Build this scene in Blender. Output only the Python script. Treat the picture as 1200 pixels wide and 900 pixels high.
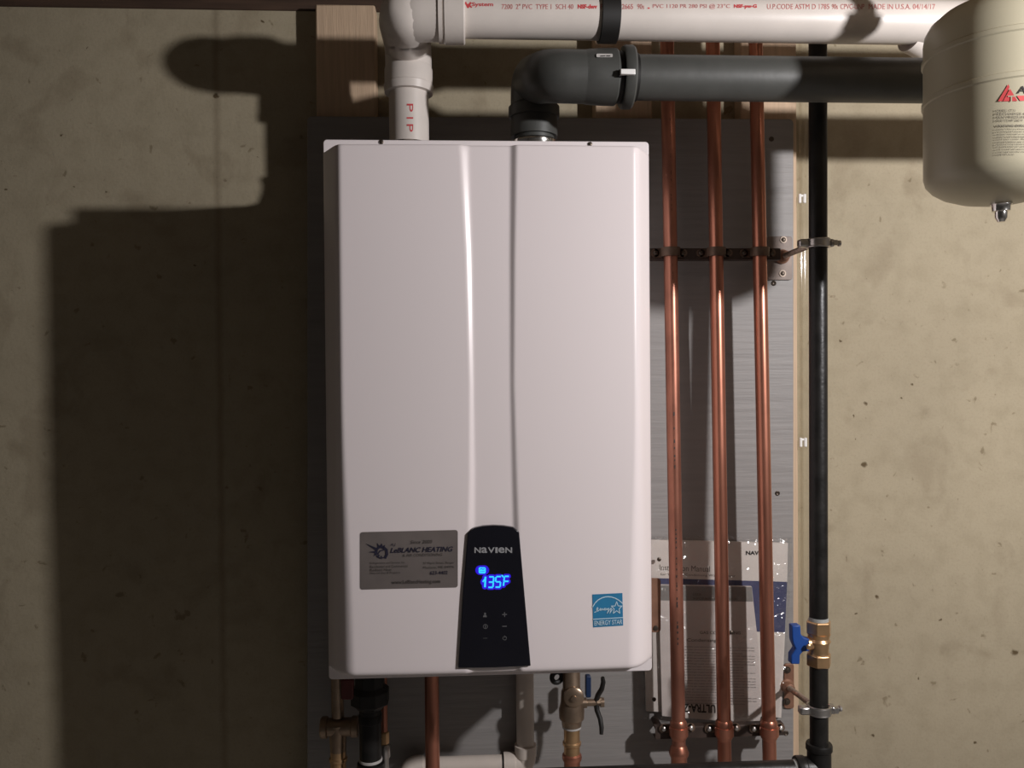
import bpy, bmesh, math, random
from mathutils import Vector, Matrix
random.seed(7)
SC = bpy.context.scene
for o in list(bpy.data.objects): bpy.data.objects.remove(o)

# ------------------------------------------------------------------ camera, light, exposure
W, F, ZC = 1.425, 940.0, 1.45            # wall distance, focal length in pixels, camera height
YAW, PITCH, ROLL = 0.0518, -0.0116, -0.008
FW = Vector((math.sin(YAW)*math.cos(PITCH), math.cos(YAW)*math.cos(PITCH), math.sin(PITCH)))
_r = Vector((math.cos(YAW), -math.sin(YAW), 0)); _u = _r.cross(FW)
RT = _r*math.cos(ROLL) + _u*math.sin(ROLL); UP = -_r*math.sin(ROLL) + _u*math.cos(ROLL)
CAM = Vector((0, -W, ZC))
cd = bpy.data.cameras.new('camera'); cam = bpy.data.objects.new('camera', cd); SC.collection.objects.link(cam)
cd.sensor_width = 36; cd.lens = F*36/1200; cd.clip_start = 0.02
m = Matrix((RT, UP, -FW)).transposed().to_4x4(); m.translation = CAM; cam.matrix_world = m
SC.camera = cam
world = bpy.data.worlds.new('world'); SC.world = world; world.use_nodes = True
world.node_tree.nodes['Background'].inputs[0].default_value = (1, .85, .72, 1)
world.node_tree.nodes['Background'].inputs[1].default_value = 0.01
ld = bpy.data.lights.new('bulb', 'POINT'); ld.energy = 73; ld.color = (1, .97, .975); ld.shadow_soft_size = .026
lamp = bpy.data.objects.new('bulb', ld); lamp.location = (1.11, -1.26, ZC+.368); SC.collection.objects.link(lamp)
vs = SC.view_settings; vs.view_transform = 'Standard'; vs.look = 'None'; vs.exposure = 0.0; vs.gamma = 1; vs.use_curve_mapping = False
SC.display_settings.display_device = 'sRGB'

def at(px, py, p):                        # point seen at (px,py) of the photograph, lying p metres in front of the back wall
    d = FW*F + RT*(px-600) + UP*(450-py)
    return CAM + d*((W-p)/d.y)
def pr(P):
    v = P-CAM; z = v.dot(FW); return 600+F*v.dot(RT)/z, 450-F*v.dot(UP)/z
def mpp(p): return (W-p)/F                # metres per pixel at that depth

# ------------------------------------------------------------------ materials
def lin(c): return tuple(((v/255)/12.92 if v/255 <= .04045 else ((v/255+.055)/1.055)**2.4) for v in c)
def nodes(name):
    m = bpy.data.materials.new(name); m.use_nodes = True
    nt = m.node_tree; return m, nt, nt.nodes['Principled BSDF']
def mat(name, col, rough=.5, metal=0, var=.12, scale=30, bump=0, bscale=None, stretch=(1,1,1), spec=.5, emit=None, rvar=0, coat=0):
    m, nt, b = nodes(name); N, L = nt.nodes, nt.links
    b.inputs['Roughness'].default_value = rough; b.inputs['Metallic'].default_value = metal
    b.inputs['Specular IOR Level'].default_value = spec
    b.inputs['Coat Weight'].default_value = coat
    tc = N.new('ShaderNodeTexCoord'); mp = N.new('ShaderNodeMapping'); mp.inputs['Scale'].default_value = stretch
    L.new(tc.outputs['Object'], mp.inputs[0])
    nz = N.new('ShaderNodeTexNoise'); nz.inputs['Scale'].default_value = scale; nz.inputs['Detail'].default_value = 5
    L.new(mp.outputs[0], nz.inputs['Vector'])
    rp = N.new('ShaderNodeValToRGB'); rp.color_ramp.elements[0].position = .3; rp.color_ramp.elements[1].position = .7
    rp.color_ramp.elements[0].color = (*[c*(1-var) for c in col], 1); rp.color_ramp.elements[1].color = (*[min(1, c*(1+var)) for c in col], 1)
    L.new(nz.outputs['Fac'], rp.inputs[0]); L.new(rp.outputs[0], b.inputs['Base Color'])
    if rvar:
        mr = N.new('ShaderNodeMapRange'); mr.inputs['To Min'].default_value = max(.03, rough-rvar); mr.inputs['To Max'].default_value = rough+rvar
        L.new(nz.outputs['Fac'], mr.inputs['Value']); L.new(mr.outputs[0], b.inputs['Roughness'])
    if bump:
        n2 = N.new('ShaderNodeTexNoise'); n2.inputs['Scale'].default_value = bscale or scale*3; n2.inputs['Detail'].default_value = 4
        L.new(mp.outputs[0], n2.inputs['Vector'])
        bp = N.new('ShaderNodeBump'); bp.inputs['Strength'].default_value = bump; bp.inputs['Distance'].default_value = .004
        L.new(n2.outputs['Fac'], bp.inputs['Height']); L.new(bp.outputs[0], b.inputs['Normal'])
    if emit:
        b.inputs['Emission Color'].default_value = (*emit[0], 1); b.inputs['Emission Strength'].default_value = emit[1]
    return m
def clear(name, tint=(1,1,1), gloss=.10, rough=.08, bump=0, bscale=20, edge=.5):
    m = bpy.data.materials.new(name); m.use_nodes = True; nt = m.node_tree; N, L = nt.nodes, nt.links
    N.remove(N['Principled BSDF']); out = N['Material Output']
    t = N.new('ShaderNodeBsdfTransparent'); t.inputs[0].default_value = (*tint, 1)
    g = N.new('ShaderNodeBsdfGlossy'); g.inputs['Roughness'].default_value = rough
    lw = N.new('ShaderNodeLayerWeight'); lw.inputs['Blend'].default_value = .35
    mr = N.new('ShaderNodeMapRange'); mr.inputs['To Min'].default_value = gloss; mr.inputs['To Max'].default_value = edge
    L.new(lw.outputs['Facing'], mr.inputs['Value'])
    mx = N.new('ShaderNodeMixShader'); L.new(mr.outputs[0], mx.inputs[0]); L.new(t.outputs[0], mx.inputs[1]); L.new(g.outputs[0], mx.inputs[2])
    L.new(mx.outputs[0], out.inputs['Surface'])
    if bump:
        tc = N.new('ShaderNodeTexCoord')
        n2 = N.new('ShaderNodeTexNoise'); n2.inputs['Scale'].default_value = bscale; n2.inputs['Detail'].default_value = 2; n2.inputs['Distortion'].default_value = 1.5
        L.new(tc.outputs['Object'], n2.inputs['Vector'])
        bp = N.new('ShaderNodeBump'); bp.inputs['Strength'].default_value = bump; bp.inputs['Distance'].default_value = .01
        L.new(n2.outputs['Fac'], bp.inputs['Height']); L.new(bp.outputs[0], g.inputs['Normal'])
    return m
def concrete(name, base):
    m, nt, b = nodes(name); N, L = nt.nodes, nt.links
    b.inputs['Roughness'].default_value = .85; b.inputs['Specular IOR Level'].default_value = .25
    tc = N.new('ShaderNodeTexCoord'); P = tc.outputs['Object']
    def noise(scale, detail=6, dist=0):
        n = N.new('ShaderNodeTexNoise'); n.inputs['Scale'].default_value = scale; n.inputs['Detail'].default_value = detail; n.inputs['Distortion'].default_value = dist
        L.new(P, n.inputs['Vector']); return n.outputs['Fac']
    def ramp(v, a, b_, ca, cb):
        r = N.new('ShaderNodeValToRGB'); r.color_ramp.elements[0].position = a; r.color_ramp.elements[1].position = b_
        r.color_ramp.elements[0].color = (*ca, 1); r.color_ramp.elements[1].color = (*cb, 1); L.new(v, r.inputs[0]); return r.outputs[0]
    def mul(a, b_):
        x = N.new('ShaderNodeMix'); x.data_type = 'RGBA'; x.blend_type = 'MULTIPLY'; x.inputs[0].default_value = 1
        L.new(a, x.inputs[6]); L.new(b_, x.inputs[7]); return x.outputs[2]
    c = ramp(noise(2.2), .3, .7, [v*.90 for v in base], [v*1.06 for v in base])
    c = mul(c, ramp(noise(26, 5), .3, .55, (.92, .915, .90), (1.02, 1.02, 1.02)))
    c = mul(c, ramp(noise(9, 8, .6), .33, .43, (.86, .845, .83), (1, 1, 1)))        # grey smudges
    c = mul(c, ramp(noise(42, 4, .5), .285, .335, (.66, .63, .58), (1, 1, 1)))       # small marks
    c = mul(c, ramp(noise(240, 2), .3, .5, (.93, .93, .93), (1.0, 1.0, 1.0)))
    vo = N.new('ShaderNodeTexVoronoi'); vo.inputs['Scale'].default_value = 9
    nd = N.new('ShaderNodeTexNoise'); nd.inputs['Scale'].default_value = 90; nd.inputs['Detail'].default_value = 3; L.new(P, nd.inputs['Vector'])
    vm = N.new('ShaderNodeVectorMath'); vm.operation = 'MULTIPLY_ADD'; L.new(nd.outputs['Color'], vm.inputs[0]); vm.inputs[1].default_value = (.016, .016, .010); L.new(P, vm.inputs[2])
    vm2 = N.new('ShaderNodeVectorMath'); vm2.operation = 'SUBTRACT'; L.new(vm.outputs[0], vm2.inputs[0]); vm2.inputs[1].default_value = (.008, .008, .005)
    PD = vm2.outputs[0]; L.new(PD, vo.inputs['Vector'])
    c = mul(c, ramp(vo.outputs['Distance'], .016, .030, (.35, .30, .24), (1, 1, 1)))   # bug holes
    if name == 'concrete_wall':
        spots = [(1028,700,3.2),(1103,727,2.4),(1189,765,4.6),(1142,870,2.4),(1022,862,2.8),(1003,718,2),(1076,795,2),(1002,515,1.8),(1056,466,2.6),
                 (1000,488,2),(254,112,4.5),(102,55,2),(125,225,2),(72,158,1.8),(87,219,1.8),(302,185,1.6),(308,25,2),(985,400,2.2),(1014,473,3),(1068,451,2.5),(1013,545,3.5)]
        for x, y, r in spots:
            q = at(x, y, 0); d = N.new('ShaderNodeVectorMath'); d.operation = 'DISTANCE'; d.inputs[1].default_value = q; L.new(PD, d.inputs[0])
            rr = r*mpp(0)*random.uniform(.7, 1); dv = N.new('ShaderNodeMath'); dv.operation = 'DIVIDE'; L.new(d.outputs['Value'], dv.inputs[0]); dv.inputs[1].default_value = rr*2
            c = mul(c, ramp(dv.outputs[0], .3, .6, (.30, .25, .19), (1, 1, 1)))
        # vertical form joint
        sp = N.new('ShaderNodeSeparateXYZ'); L.new(P, sp.inputs[0])
        xs = at(257, 400, 0).x
        nn = noise(18, 5); a = N.new('ShaderNodeMath'); a.operation = 'MULTIPLY_ADD'; L.new(nn, a.inputs[0]); a.inputs[1].default_value = .010; a.inputs[2].default_value = -xs-.005
        ad = N.new('ShaderNodeMath'); ad.operation = 'ADD'; L.new(sp.outputs[0], ad.inputs[0]); L.new(a.outputs[0], ad.inputs[1])
        ab = N.new('ShaderNodeMath'); ab.operation = 'ABSOLUTE'; L.new(ad.outputs[0], ab.inputs[0])
        ml = N.new('ShaderNodeMath'); ml.operation = 'MULTIPLY'; L.new(ab.outputs[0], ml.inputs[0]); ml.inputs[1].default_value = 100
        c = mul(c, ramp(ml.outputs[0], .1, .9, (.78, .76, .74), (1, 1, 1)))
    L.new(c, b.inputs['Base Color'])
    bp = N.new('ShaderNodeBump'); bp.inputs['Strength'].default_value = .25; bp.inputs['Distance'].default_value = .002
    L.new(noise(150, 5), bp.inputs['Height']); L.new(bp.outputs[0], b.inputs['Normal'])
    return m

M = {}
M['wall'] = concrete('concrete_wall', (.395, .338, .238))
M['wall2'] = concrete('concrete_room', (.22, .215, .205))
M['floor'] = concrete('concrete_floor', (.36, .35, .34))
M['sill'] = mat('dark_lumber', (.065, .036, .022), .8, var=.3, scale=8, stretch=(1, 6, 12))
M['stud'] = mat('pine_lumber', (.56, .405, .275), .7, var=.10, scale=14, stretch=(10, 4, .6), bump=.2)
M['joist'] = mat('joist_lumber', (.22, .17, .12), .8, var=.2, scale=8, stretch=(6, .5, 6))
M['board'] = mat('grey_painted_plywood', (.265, .250, .240), .55, var=.07, scale=16, stretch=(.35, 1, 5), bump=.25, bscale=30)
M['white'] = mat('white_enamel', (.80, .725, .725), .30, var=.01, scale=3, spec=.5)
M['whitecase'] = mat('white_case_enamel', (.80, .735, .735), .4, var=.01, scale=3)
M['glass_black'] = mat('black_panel_plastic', (.008, .008, .012), .18, var=.05, spec=.4)
M['pvc'] = mat('white_pvc', (.66, .60, .55), .38, var=.05, scale=18)
M['pvc_cond'] = mat('cream_pvc', (.64, .565, .50), .45, var=.05, scale=20)
M['cpvc'] = mat('grey_vent_pipe', (.062, .063, .058), .48, var=.10, scale=30, bump=.05)
M['rubber'] = mat('black_rubber', (.012, .011, .010), .55, var=.2)
M['blacksteel'] = mat('black_steel', (.013, .012, .011), .40, spec=.35, var=.4, scale=40, bump=.12, bscale=160, rvar=.1)
M['copper'] = mat('copper_tube', (.54, .225, .15), .33, metal=.88, var=.16, scale=22, stretch=(1, 1, .35), rvar=.08, bump=.03)
M['copper_dark'] = mat('stained_copper_tube', (.45, .19, .13), .37, metal=.8, var=.34, scale=26, stretch=(1, 1, .4), rvar=.1, bump=.03)
M['cuplate'] = mat('copper_plated_steel', (.27, .14, .09), .5, metal=.35, var=.2, scale=40)
M['dullplate'] = mat('dull_brown_plate', (.215, .165, .138), .55, metal=.1, var=.2, scale=40)
M['rail'] = mat('brown_rail_steel', (.06, .040, .032), .55, metal=.3, var=.25, scale=40)
M['clamp'] = mat('dull_clamp_metal', (.16, .105, .075), .5, metal=.5, var=.25, scale=60)
M['zinc'] = mat('zinc_steel', (.52, .50, .48), .30, metal=.95, var=.18, scale=60)
M['rod'] = mat('threaded_rod_steel', (.40, .32, .26), .45, metal=.7, var=.25, scale=120)
M['screw'] = mat('dark_screw', (.09, .07, .055), .4, metal=.7, var=.2)
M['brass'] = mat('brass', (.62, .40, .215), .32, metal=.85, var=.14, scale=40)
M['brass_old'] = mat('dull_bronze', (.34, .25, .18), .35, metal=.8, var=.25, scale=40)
M['blue'] = mat('blue_handle_plastic', (.010, .060, .27), .45, var=.08)
M['navyh'] = mat('dark_blue_lever', (.012, .030, .085), .45, var=.1)
M['redh'] = mat('dark_red_handle', (.09, .012, .010), .5, var=.1)
M['tank'] = mat('cream_tank_paint', (.45, .412, .30), .38, var=.02, scale=6)
M['chrome'] = mat('chrome', (.75, .73, .70), .15, metal=1, var=.05)
M['redprint'] = mat('red_print', (.55, .06, .065), .6, var=.1)
M['redprint2'] = mat('faded_red_print', (.52, .17, .16), .6, var=.2, scale=200)
M['greyprint'] = mat('grey_print', (.14, .125, .10), .6, var=.15)
M['blackprint'] = mat('black_print', (.02, .018, .016), .6)
M['sticker'] = mat('silver_sticker', (.175, .150, .140), .42, metal=.2, var=.10, scale=25)
M['navyprint'] = mat('navy_print', (.018, .016, .034), .5)
M['sprint'] = mat('sticker_small_print', (.055, .046, .042), .5)
M['esblue'] = mat('energy_label_blue', (.022, .185, .36), .45, var=.06)
M['eswhite'] = mat('energy_label_white', (.50, .66, .76), .5, var=.05)
M['logo'] = mat('panel_silver_print', (.30, .30, .31), .4, var=.15, scale=80)
M['symbol'] = mat('panel_grey_print', (.12, .12, .125), .5)
M['symdim'] = mat('panel_dim_print', (.04, .04, .042), .5)
M['seg'] = mat('lit_segment', (.02, .1, .2), .5, emit=((.02, .50, 1.0), 1.35))
M['segglow'] = mat('painted_glow', (.0, .0, .02), .5, emit=((.035, .008, .85), .75))  # emissive blue standing in for the glow around the lit digits
M['paper'] = mat('white_paper', (.66, .60, .55), .6, var=.03)
M['paper2'] = mat('leaflet_paper', (.60, .535, .50), .6, var=.03)
M['navy'] = mat('navy_cover_band', (.062, .066, .135), .5, var=.1)
M['greyband'] = mat('grey_header_band', (.23, .215, .20), .55, var=.05)
M['bag'] = clear('clear_plastic_bag', (.97, .97, .97), .04, .10, bump=1.0, bscale=30, edge=.35)
M['vinyl'] = clear('clear_vinyl', (.995, .99, .98), .015, .08, edge=.16)
M['clip'] = mat('white_clip_plastic', (.85, .84, .82), .15, var=.02)
M['dope'] = mat('pipe_sealant', (.30, .31, .30), .6, var=.2, scale=90)
M['tape'] = mat('white_thread_tape', (.46, .44, .42), .6)

# ------------------------------------------------------------------ mesh helpers
class MB:
    def __init__(s): s.v = []; s.f = []
    def add(s, vs, fs):
        k = len(s.v); s.v += [Vector(v) for v in vs]; s.f += [tuple(i+k for i in f) for f in fs]; return s
    def box(s, a, b):
        x0, y0, z0 = [min(p, q) for p, q in zip(a, b)]; x1, y1, z1 = [max(p, q) for p, q in zip(a, b)]
        return s.add([(x0,y0,z0),(x1,y0,z0),(x1,y1,z0),(x0,y1,z0),(x0,y0,z1),(x1,y0,z1),(x1,y1,z1),(x0,y1,z1)],
                     [(0,3,2,1),(4,5,6,7),(0,1,5,4),(1,2,6,5),(2,3,7,6),(3,0,4,7)])
    def tube(s, pts, r, n=24, caps=True):
        pts = [Vector(p) for p in pts]; rs = r if isinstance(r, (list, tuple)) else [r]*len(pts)
        t = [(pts[min(i+1, len(pts)-1)]-pts[max(i-1, 0)]).normalized() for i in range(len(pts))]
        a = Vector((0,0,1)) if abs(t[0].z) < .9 else Vector((1,0,0)); u = (a-t[0]*a.dot(t[0])).normalized(); vs = []
        for i, p in enumerate(pts):
            u = (u-t[i]*u.dot(t[i])).normalized(); w = t[i].cross(u)
            vs += [p+(u*math.cos(2*math.pi*k/n)+w*math.sin(2*math.pi*k/n))*rs[i] for k in range(n)]
        fs = [(i*n+k, i*n+(k+1)%n, (i+1)*n+(k+1)%n, (i+1)*n+k) for i in range(len(pts)-1) for k in range(n)]
        if caps: fs += [tuple(range(n-1, -1, -1)), tuple((len(pts)-1)*n+k for k in range(n))]
        return s.add(vs, fs)
    def lathe(s, o, ax, prof, n=32, caps=True):   # prof: (distance along ax, radius)
        o = Vector(o); ax = Vector(ax).normalized(); a = Vector((0,0,1)) if abs(ax.z) < .9 else Vector((0,-1,0))
        u = (a-ax*a.dot(ax)).normalized(); w = ax.cross(u)
        vs = [o+ax*d+(u*math.cos(2*math.pi*(k+.5)/n)+w*math.sin(2*math.pi*(k+.5)/n))*r for d, r in prof for k in range(n)]
        fs = [(i*n+k, i*n+(k+1)%n, (i+1)*n+(k+1)%n, (i+1)*n+k) for i in range(len(prof)-1) for k in range(n)]
        if caps: fs += [tuple(range(n-1, -1, -1)), tuple((len(prof)-1)*n+k for k in range(n))]
        return s.add(vs, fs)
    def hexa(s, o, ax, prof): return s.lathe(o, ax, prof, 6)
    def ring(s, o, ax, ri, ro, h, n=36):          # flat band around an axis
        p = [(-h/2, ri), (-h/2, ro), (h/2, ro), (h/2, ri), (-h/2, ri)]
        return s.lathe(o, ax, p, n, False)
    def torus(s, o, ax, R, r, n=36, k=10):
        p = [(r*math.sin(2*math.pi*i/k), R+r*math.cos(2*math.pi*i/k)) for i in range(k+1)]
        return s.lathe(o, ax, p, n, False)
    def prism(s, front, back):                    # two matching outlines
        n = len(front)
        return s.add(list(front)+list(back), [tuple(range(n)), tuple(range(2*n-1, n-1, -1))]+[((i+1)%n, i, i+n, (i+1)%n+n) for i in range(n)])
    def pxprism(s, poly, p0, p1):                 # outline given at depth p1 (front), extruded straight back to p0
        fr = [at(x, y, p1) for x, y in poly]
        return s.prism(fr, [Vector((q.x, -p0, q.z)) for q in fr])
    def sheet(s, poly, p): return s.add([at(x, y, p) for x, y in poly], [tuple(range(len(poly)))])

ORG = {}
def obj(name, mb, m, parent=None, smooth=35, bevel=0, recalc=True, seg=2):
    me = bpy.data.meshes.new(name); off = ORG.get(parent.name, Vector()) if parent else Vector()
    me.from_pydata([v-off for v in mb.v], [], mb.f); me.update()
    if recalc:
        bm = bmesh.new(); bm.from_mesh(me); bmesh.ops.remove_doubles(bm, verts=bm.verts, dist=1e-6); bmesh.ops.recalc_face_normals(bm, faces=bm.faces); bm.to_mesh(me); bm.free()
    if smooth:
        me.polygons.foreach_set('use_smooth', [True]*len(me.polygons)); me.set_sharp_from_angle(angle=math.radians(smooth))
    me.materials.append(M[m] if isinstance(m, str) else m)
    o = bpy.data.objects.new(name, me); SC.collection.objects.link(o)
    if parent: o.parent = parent; ORG[o.name] = off
    if bevel:
        b = o.modifiers.new('bevel', 'BEVEL'); b.width = bevel; b.segments = seg; b.limit_method = 'ANGLE'; b.angle_limit = math.radians(40); b.harden_normals = False
    return o
def tag(o, label, cat, group=None, kind=None):
    o['label'] = label; o['category'] = cat
    if group: o['group'] = group
    if kind: o['kind'] = kind
    return o
def thing(name, loc, label, cat, group=None):
    e = bpy.data.objects.new(name, None); e.location = loc; e.empty_display_size = .02; SC.collection.objects.link(e)
    ORG[e.name] = Vector(loc); return tag(e, label, cat, group)
def struct(name, mb, m, bevel=0, smooth=35):
    o = obj(name, mb, m, smooth=smooth, bevel=bevel); o['kind'] = 'structure'; return o
def fillet(pts, rad, n=8):                        # polyline with rounded corners
    pts = [Vector(p) for p in pts]; out = [pts[0]]
    for i in range(1, len(pts)-1):
        a = (pts[i-1]-pts[i]).normalized(); b = (pts[i+1]-pts[i]).normalized(); r = rad if not isinstance(rad, (list, tuple)) else rad[i-1]
        r = min(r, (pts[i-1]-pts[i]).length*.49, (pts[i+1]-pts[i]).length*.49); A = pts[i]+a*r; B = pts[i]+b*r
        for k in range(n+1):
            t = k/n; out.append(A*(1-t)**2+pts[i]*2*t*(1-t)+B*t*t)
    return out+[pts[-1]]
_tc = {}
def text2d(s, shear=0, bold=0):                   # glyph outline triangles of a line of text, box-normalised
    key = (s, shear, bold)
    if key not in _tc:
        c = bpy.data.curves.new('t', 'FONT'); c.body = s; c.shear = shear; c.offset = bold; c.resolution_u = 3
        o = bpy.data.objects.new('t', c); me = o.to_mesh()
        vs = [v.co.copy() for v in me.vertices]; fs = [tuple(p.vertices) for p in me.polygons]
        o.to_mesh_clear(); bpy.data.objects.remove(o); bpy.data.curves.remove(c)
        x0 = min(v.x for v in vs); x1 = max(v.x for v in vs); y0 = min(v.y for v in vs); y1 = max(v.y for v in vs)
        _tc[key] = [((v.x-x0)/(x1-x0), (v.y-y0)/max(1e-6, y1-y0)) for v in vs], fs
    return _tc[key]
def put_text(mb, s, x0, y0, x1, y1, surf, dy=0, shear=0, bold=0, rot=0):   # (x0,y0)-(x1,y1): pixel box, dy: drop over the width
    vs, fs = text2d(s, shear, bold); out = []
    for u, v in vs:
        if rot == 180: u, v = 1-u, 1-v
        if rot == 90: X = x0+(x1-x0)*v; Y = y0+(y1-y0)*u       # reads downwards
        else: X = x0+(x1-x0)*u; Y = y1+(y0-y1)*v+dy*u
        out.append(surf(X, Y))
    mb.add(out, fs); return mb
def quadgrid(mb, poly4, surf, nx=6, ny=6):
    (ax, ay), (bx, by), (cx, cy), (dx, dy) = poly4
    vs = []; 
    for j in range(ny+1):
        for i in range(nx+1):
            u, v = i/nx, j/ny
            vs.append(surf((ax*(1-u)+bx*u)*(1-v)+(dx*(1-u)+cx*u)*v, (ay*(1-u)+by*u)*(1-v)+(dy*(1-u)+cy*u)*v))
    mb.add(vs, [(j*(nx+1)+i, j*(nx+1)+i+1, (j+1)*(nx+1)+i+1, (j+1)*(nx+1)+i) for j in range(ny) for i in range(nx)]); return mb
def stroke(mb, pts, w, surf, closed=False):       # flat line w pixels wide
    n = len(pts)
    for i in range(n if closed else n-1):
        (ax, ay), (bx, by) = pts[i], pts[(i+1) % n]; l = math.hypot(bx-ax, by-ay) or 1; ex, ey = (bx-ax)/l*w*.3, (by-ay)/l*w*.3; nx, ny = -(by-ay)/l*w/2, (bx-ax)/l*w/2
        mb.add([surf(ax-ex+nx, ay-ey+ny), surf(bx+ex+nx, by+ey+ny), surf(bx+ex-nx, by+ey-ny), surf(ax-ex-nx, ay-ey-ny)], [(0, 1, 2, 3)])
    return mb
def rrect(x0, y0, x1, y1, r, n=5, dyl=0):         # rounded rectangle outline, pixels; dyl: drop of the right side
    pts = []
    for cx, cy, a in ((x1-r, y0+r, -90), (x1-r, y1-r, 0), (x0+r, y1-r, 90), (x0+r, y0+r, 180)):
        for k in range(n+1):
            t = math.radians(a+90*k/n); X = cx+r*math.cos(t); pts.append((X, cy+r*math.sin(t)+dyl*(X-x0)/(x1-x0)))
    return pts
def vcyl(c, R, eps=.0004):                         # surface of an upright cylinder at c
    def f(px, py):
        p = -c.y+R
        for _ in range(6):
            q = at(px, py, p); dx = max(-R*.98, min(R*.98, q.x-c.x)); p = -c.y+math.sqrt((R+eps)**2-dx*dx)
        return at(px, py, p)
    return f
def hcyl(c, R, eps=.0004):
    def f(px, py):
        p = -c.y+R
        for _ in range(6):
            q = at(px, py, p); dz = max(-R*.98, min(R*.98, q.z-c.z)); p = -c.y+math.sqrt((R+eps)**2-dz*dz)
        return at(px, py, p)
    return f

# ------------------------------------------------------------------ setting
ZT = at(340, 13, 0).z
XL, XR, YF = -2.7, 3.0, -4.3
struct('wall_back', MB().box((XL, 0, 0), (XR, .22, ZT)), 'wall')
struct('wall_left', MB().box((XL-.2, YF, 0), (XL, .22, ZT+.3)), 'wall2')
struct('wall_right', MB().box((XR, YF, 0), (XR+.2, .22, ZT+.3)), 'wall2')
struct('wall_front', MB().box((XL-.2, YF-.2, 0), (XR+.2, YF, ZT+.3)), 'wall2')
struct('floor', MB().box((XL-.2, YF-.2, -.1), (XR+.2, .22, 0)), 'floor')
ceil = struct('ceiling', MB().box((XL-.2, YF-.2, ZT+.28), (XR+.2, .22, ZT+.30)), 'joist')
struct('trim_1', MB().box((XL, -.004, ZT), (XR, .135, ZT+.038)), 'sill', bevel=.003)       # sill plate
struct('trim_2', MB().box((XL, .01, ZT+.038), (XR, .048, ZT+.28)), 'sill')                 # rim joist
x = XL+.2
while x < XR:
    obj('joist', MB().box((x, YF, ZT+.04), (x+.038, .01, ZT+.278)), 'joist', ceil, bevel=.002); x += .406

def stud(x0, x1, label):
    a = at(x0, 70, .038).x; b = at(x1, 70, .038).x
    o = obj('wall_stud', MB().box((a, -.038, .003), (b, -.0003, ZT-.004)), 'stud', bevel=.003); tag(o, label, 'stud', 'flat lumber behind the grey board')
stud(370, 440, 'flat pine stud at left end of grey board, beside white vent riser')
stud(697, 764, 'flat pine stud behind the grey vent elbow and the black strap')
stud(868, 933.6, 'flat pine stud at right end of grey board, behind third copper pipe')

board = obj('plywood_board', MB().prism(*[[Vector((q.x, y, q.z)) for q in [at(a, b, .052) for a, b in rrect(360, 136, 930, 1010, 5, dyl=3.5)]] for y in (-.052, -.0385)]), 'board', bevel=.0012)
tag(board, 'grey painted plywood backboard on the concrete wall behind heater and pipes', 'board'); ORG[board.name] = Vector()
for a, b, r in ((904, 163, 3), (906.5, 332, 3.2), (911, 578, 3), (921, 859, 3.2)):
    c = at(a, b, .052); rr = r*mpp(.05)
    obj('screw', MB().lathe(c, (0,-1,0), [(-.003, rr), (.0006, rr), (.0012, rr*.7), (.0002, rr*.35), (.0002, .0001)], 14), 'screw', board)

# ------------------------------------------------------------------ water heater
CX0, CX1, CZ0, CZ1 = -.1925, .2441, ZC-.4057, ZC+.3141       # flange rectangle at p=.345
PF0, PF1, PCOV = .338, .346, .392
root = thing('water_heater', ((CX0+CX1)/2, -.17, CZ0), 'white wall-hung tankless water heater with black control panel and blue lit temperature display', 'water heater')
obj('case', MB().box((CX0+.006, -PF0, CZ0+.006), (CX1-.006, -.056, CZ1-.006)), 'whitecase', root, bevel=.004)
def rr3(x0, x1, z0, z1, y, r, n=5):
    pts = []
    for cx, cz, a in ((x1-r, z1-r, 90), (x1-r, z0+r, 0), (x0+r, z0+r, -90), (x0+r, z1-r, 180)):
        for k in range(n+1):
            t = math.radians(a-90*k/n); pts.append(Vector((cx+r*math.cos(t), y, cz+r*math.sin(t))))
    return pts
obj('flange', MB().prism(rr3(CX0, CX1, CZ0, CZ1, -PF1, .005), rr3(CX0, CX1, CZ0, CZ1, -PF0+.0, .005)), 'whitecase', root, bevel=.001)
obj('bracket', MB().box((CX0+.05, -.0565, CZ1-.12), (CX1-.05, -.0525, CZ1-.06)), 'zinc', root)
KX0, KX1 = CX0+.0005, CX1-.0005
KZ1 = at(571, 169.5, PCOV-.004).z; KZ0 = at(600, 789, PCOV-.004).z
def sst(a, b, x):
    t = max(0, min(1, (x-a)/(b-a))); return t*t*(3-2*t)
def interp(tab, y):
    for (y0, v0), (y1, v1) in zip(tab, tab[1:]):
        if y <= y1: return v0+(v1-v0)*max(0, (y-y0)/(y1-y0))
    return tab[-1][1]
GL = [(165, 537), (300, 545), (450, 549.5), (560, 549), (640, 547), (800, 545)]; GLW = [(165, 13.5), (300, 9.5), (450, 6.5), (615, 10), (800, 11)]
GR = [(165, 597), (300, 596.5), (450, 597), (560, 599), (640, 601), (800, 604)]; GRW = [(165, 10), (300, 8), (450, 6.5), (615, 8.5), (800, 9)]
def smin(a, b, k):
    h = max(k-abs(a-b), 0)/k; return min(a, b)-h*h*k*.25
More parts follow.
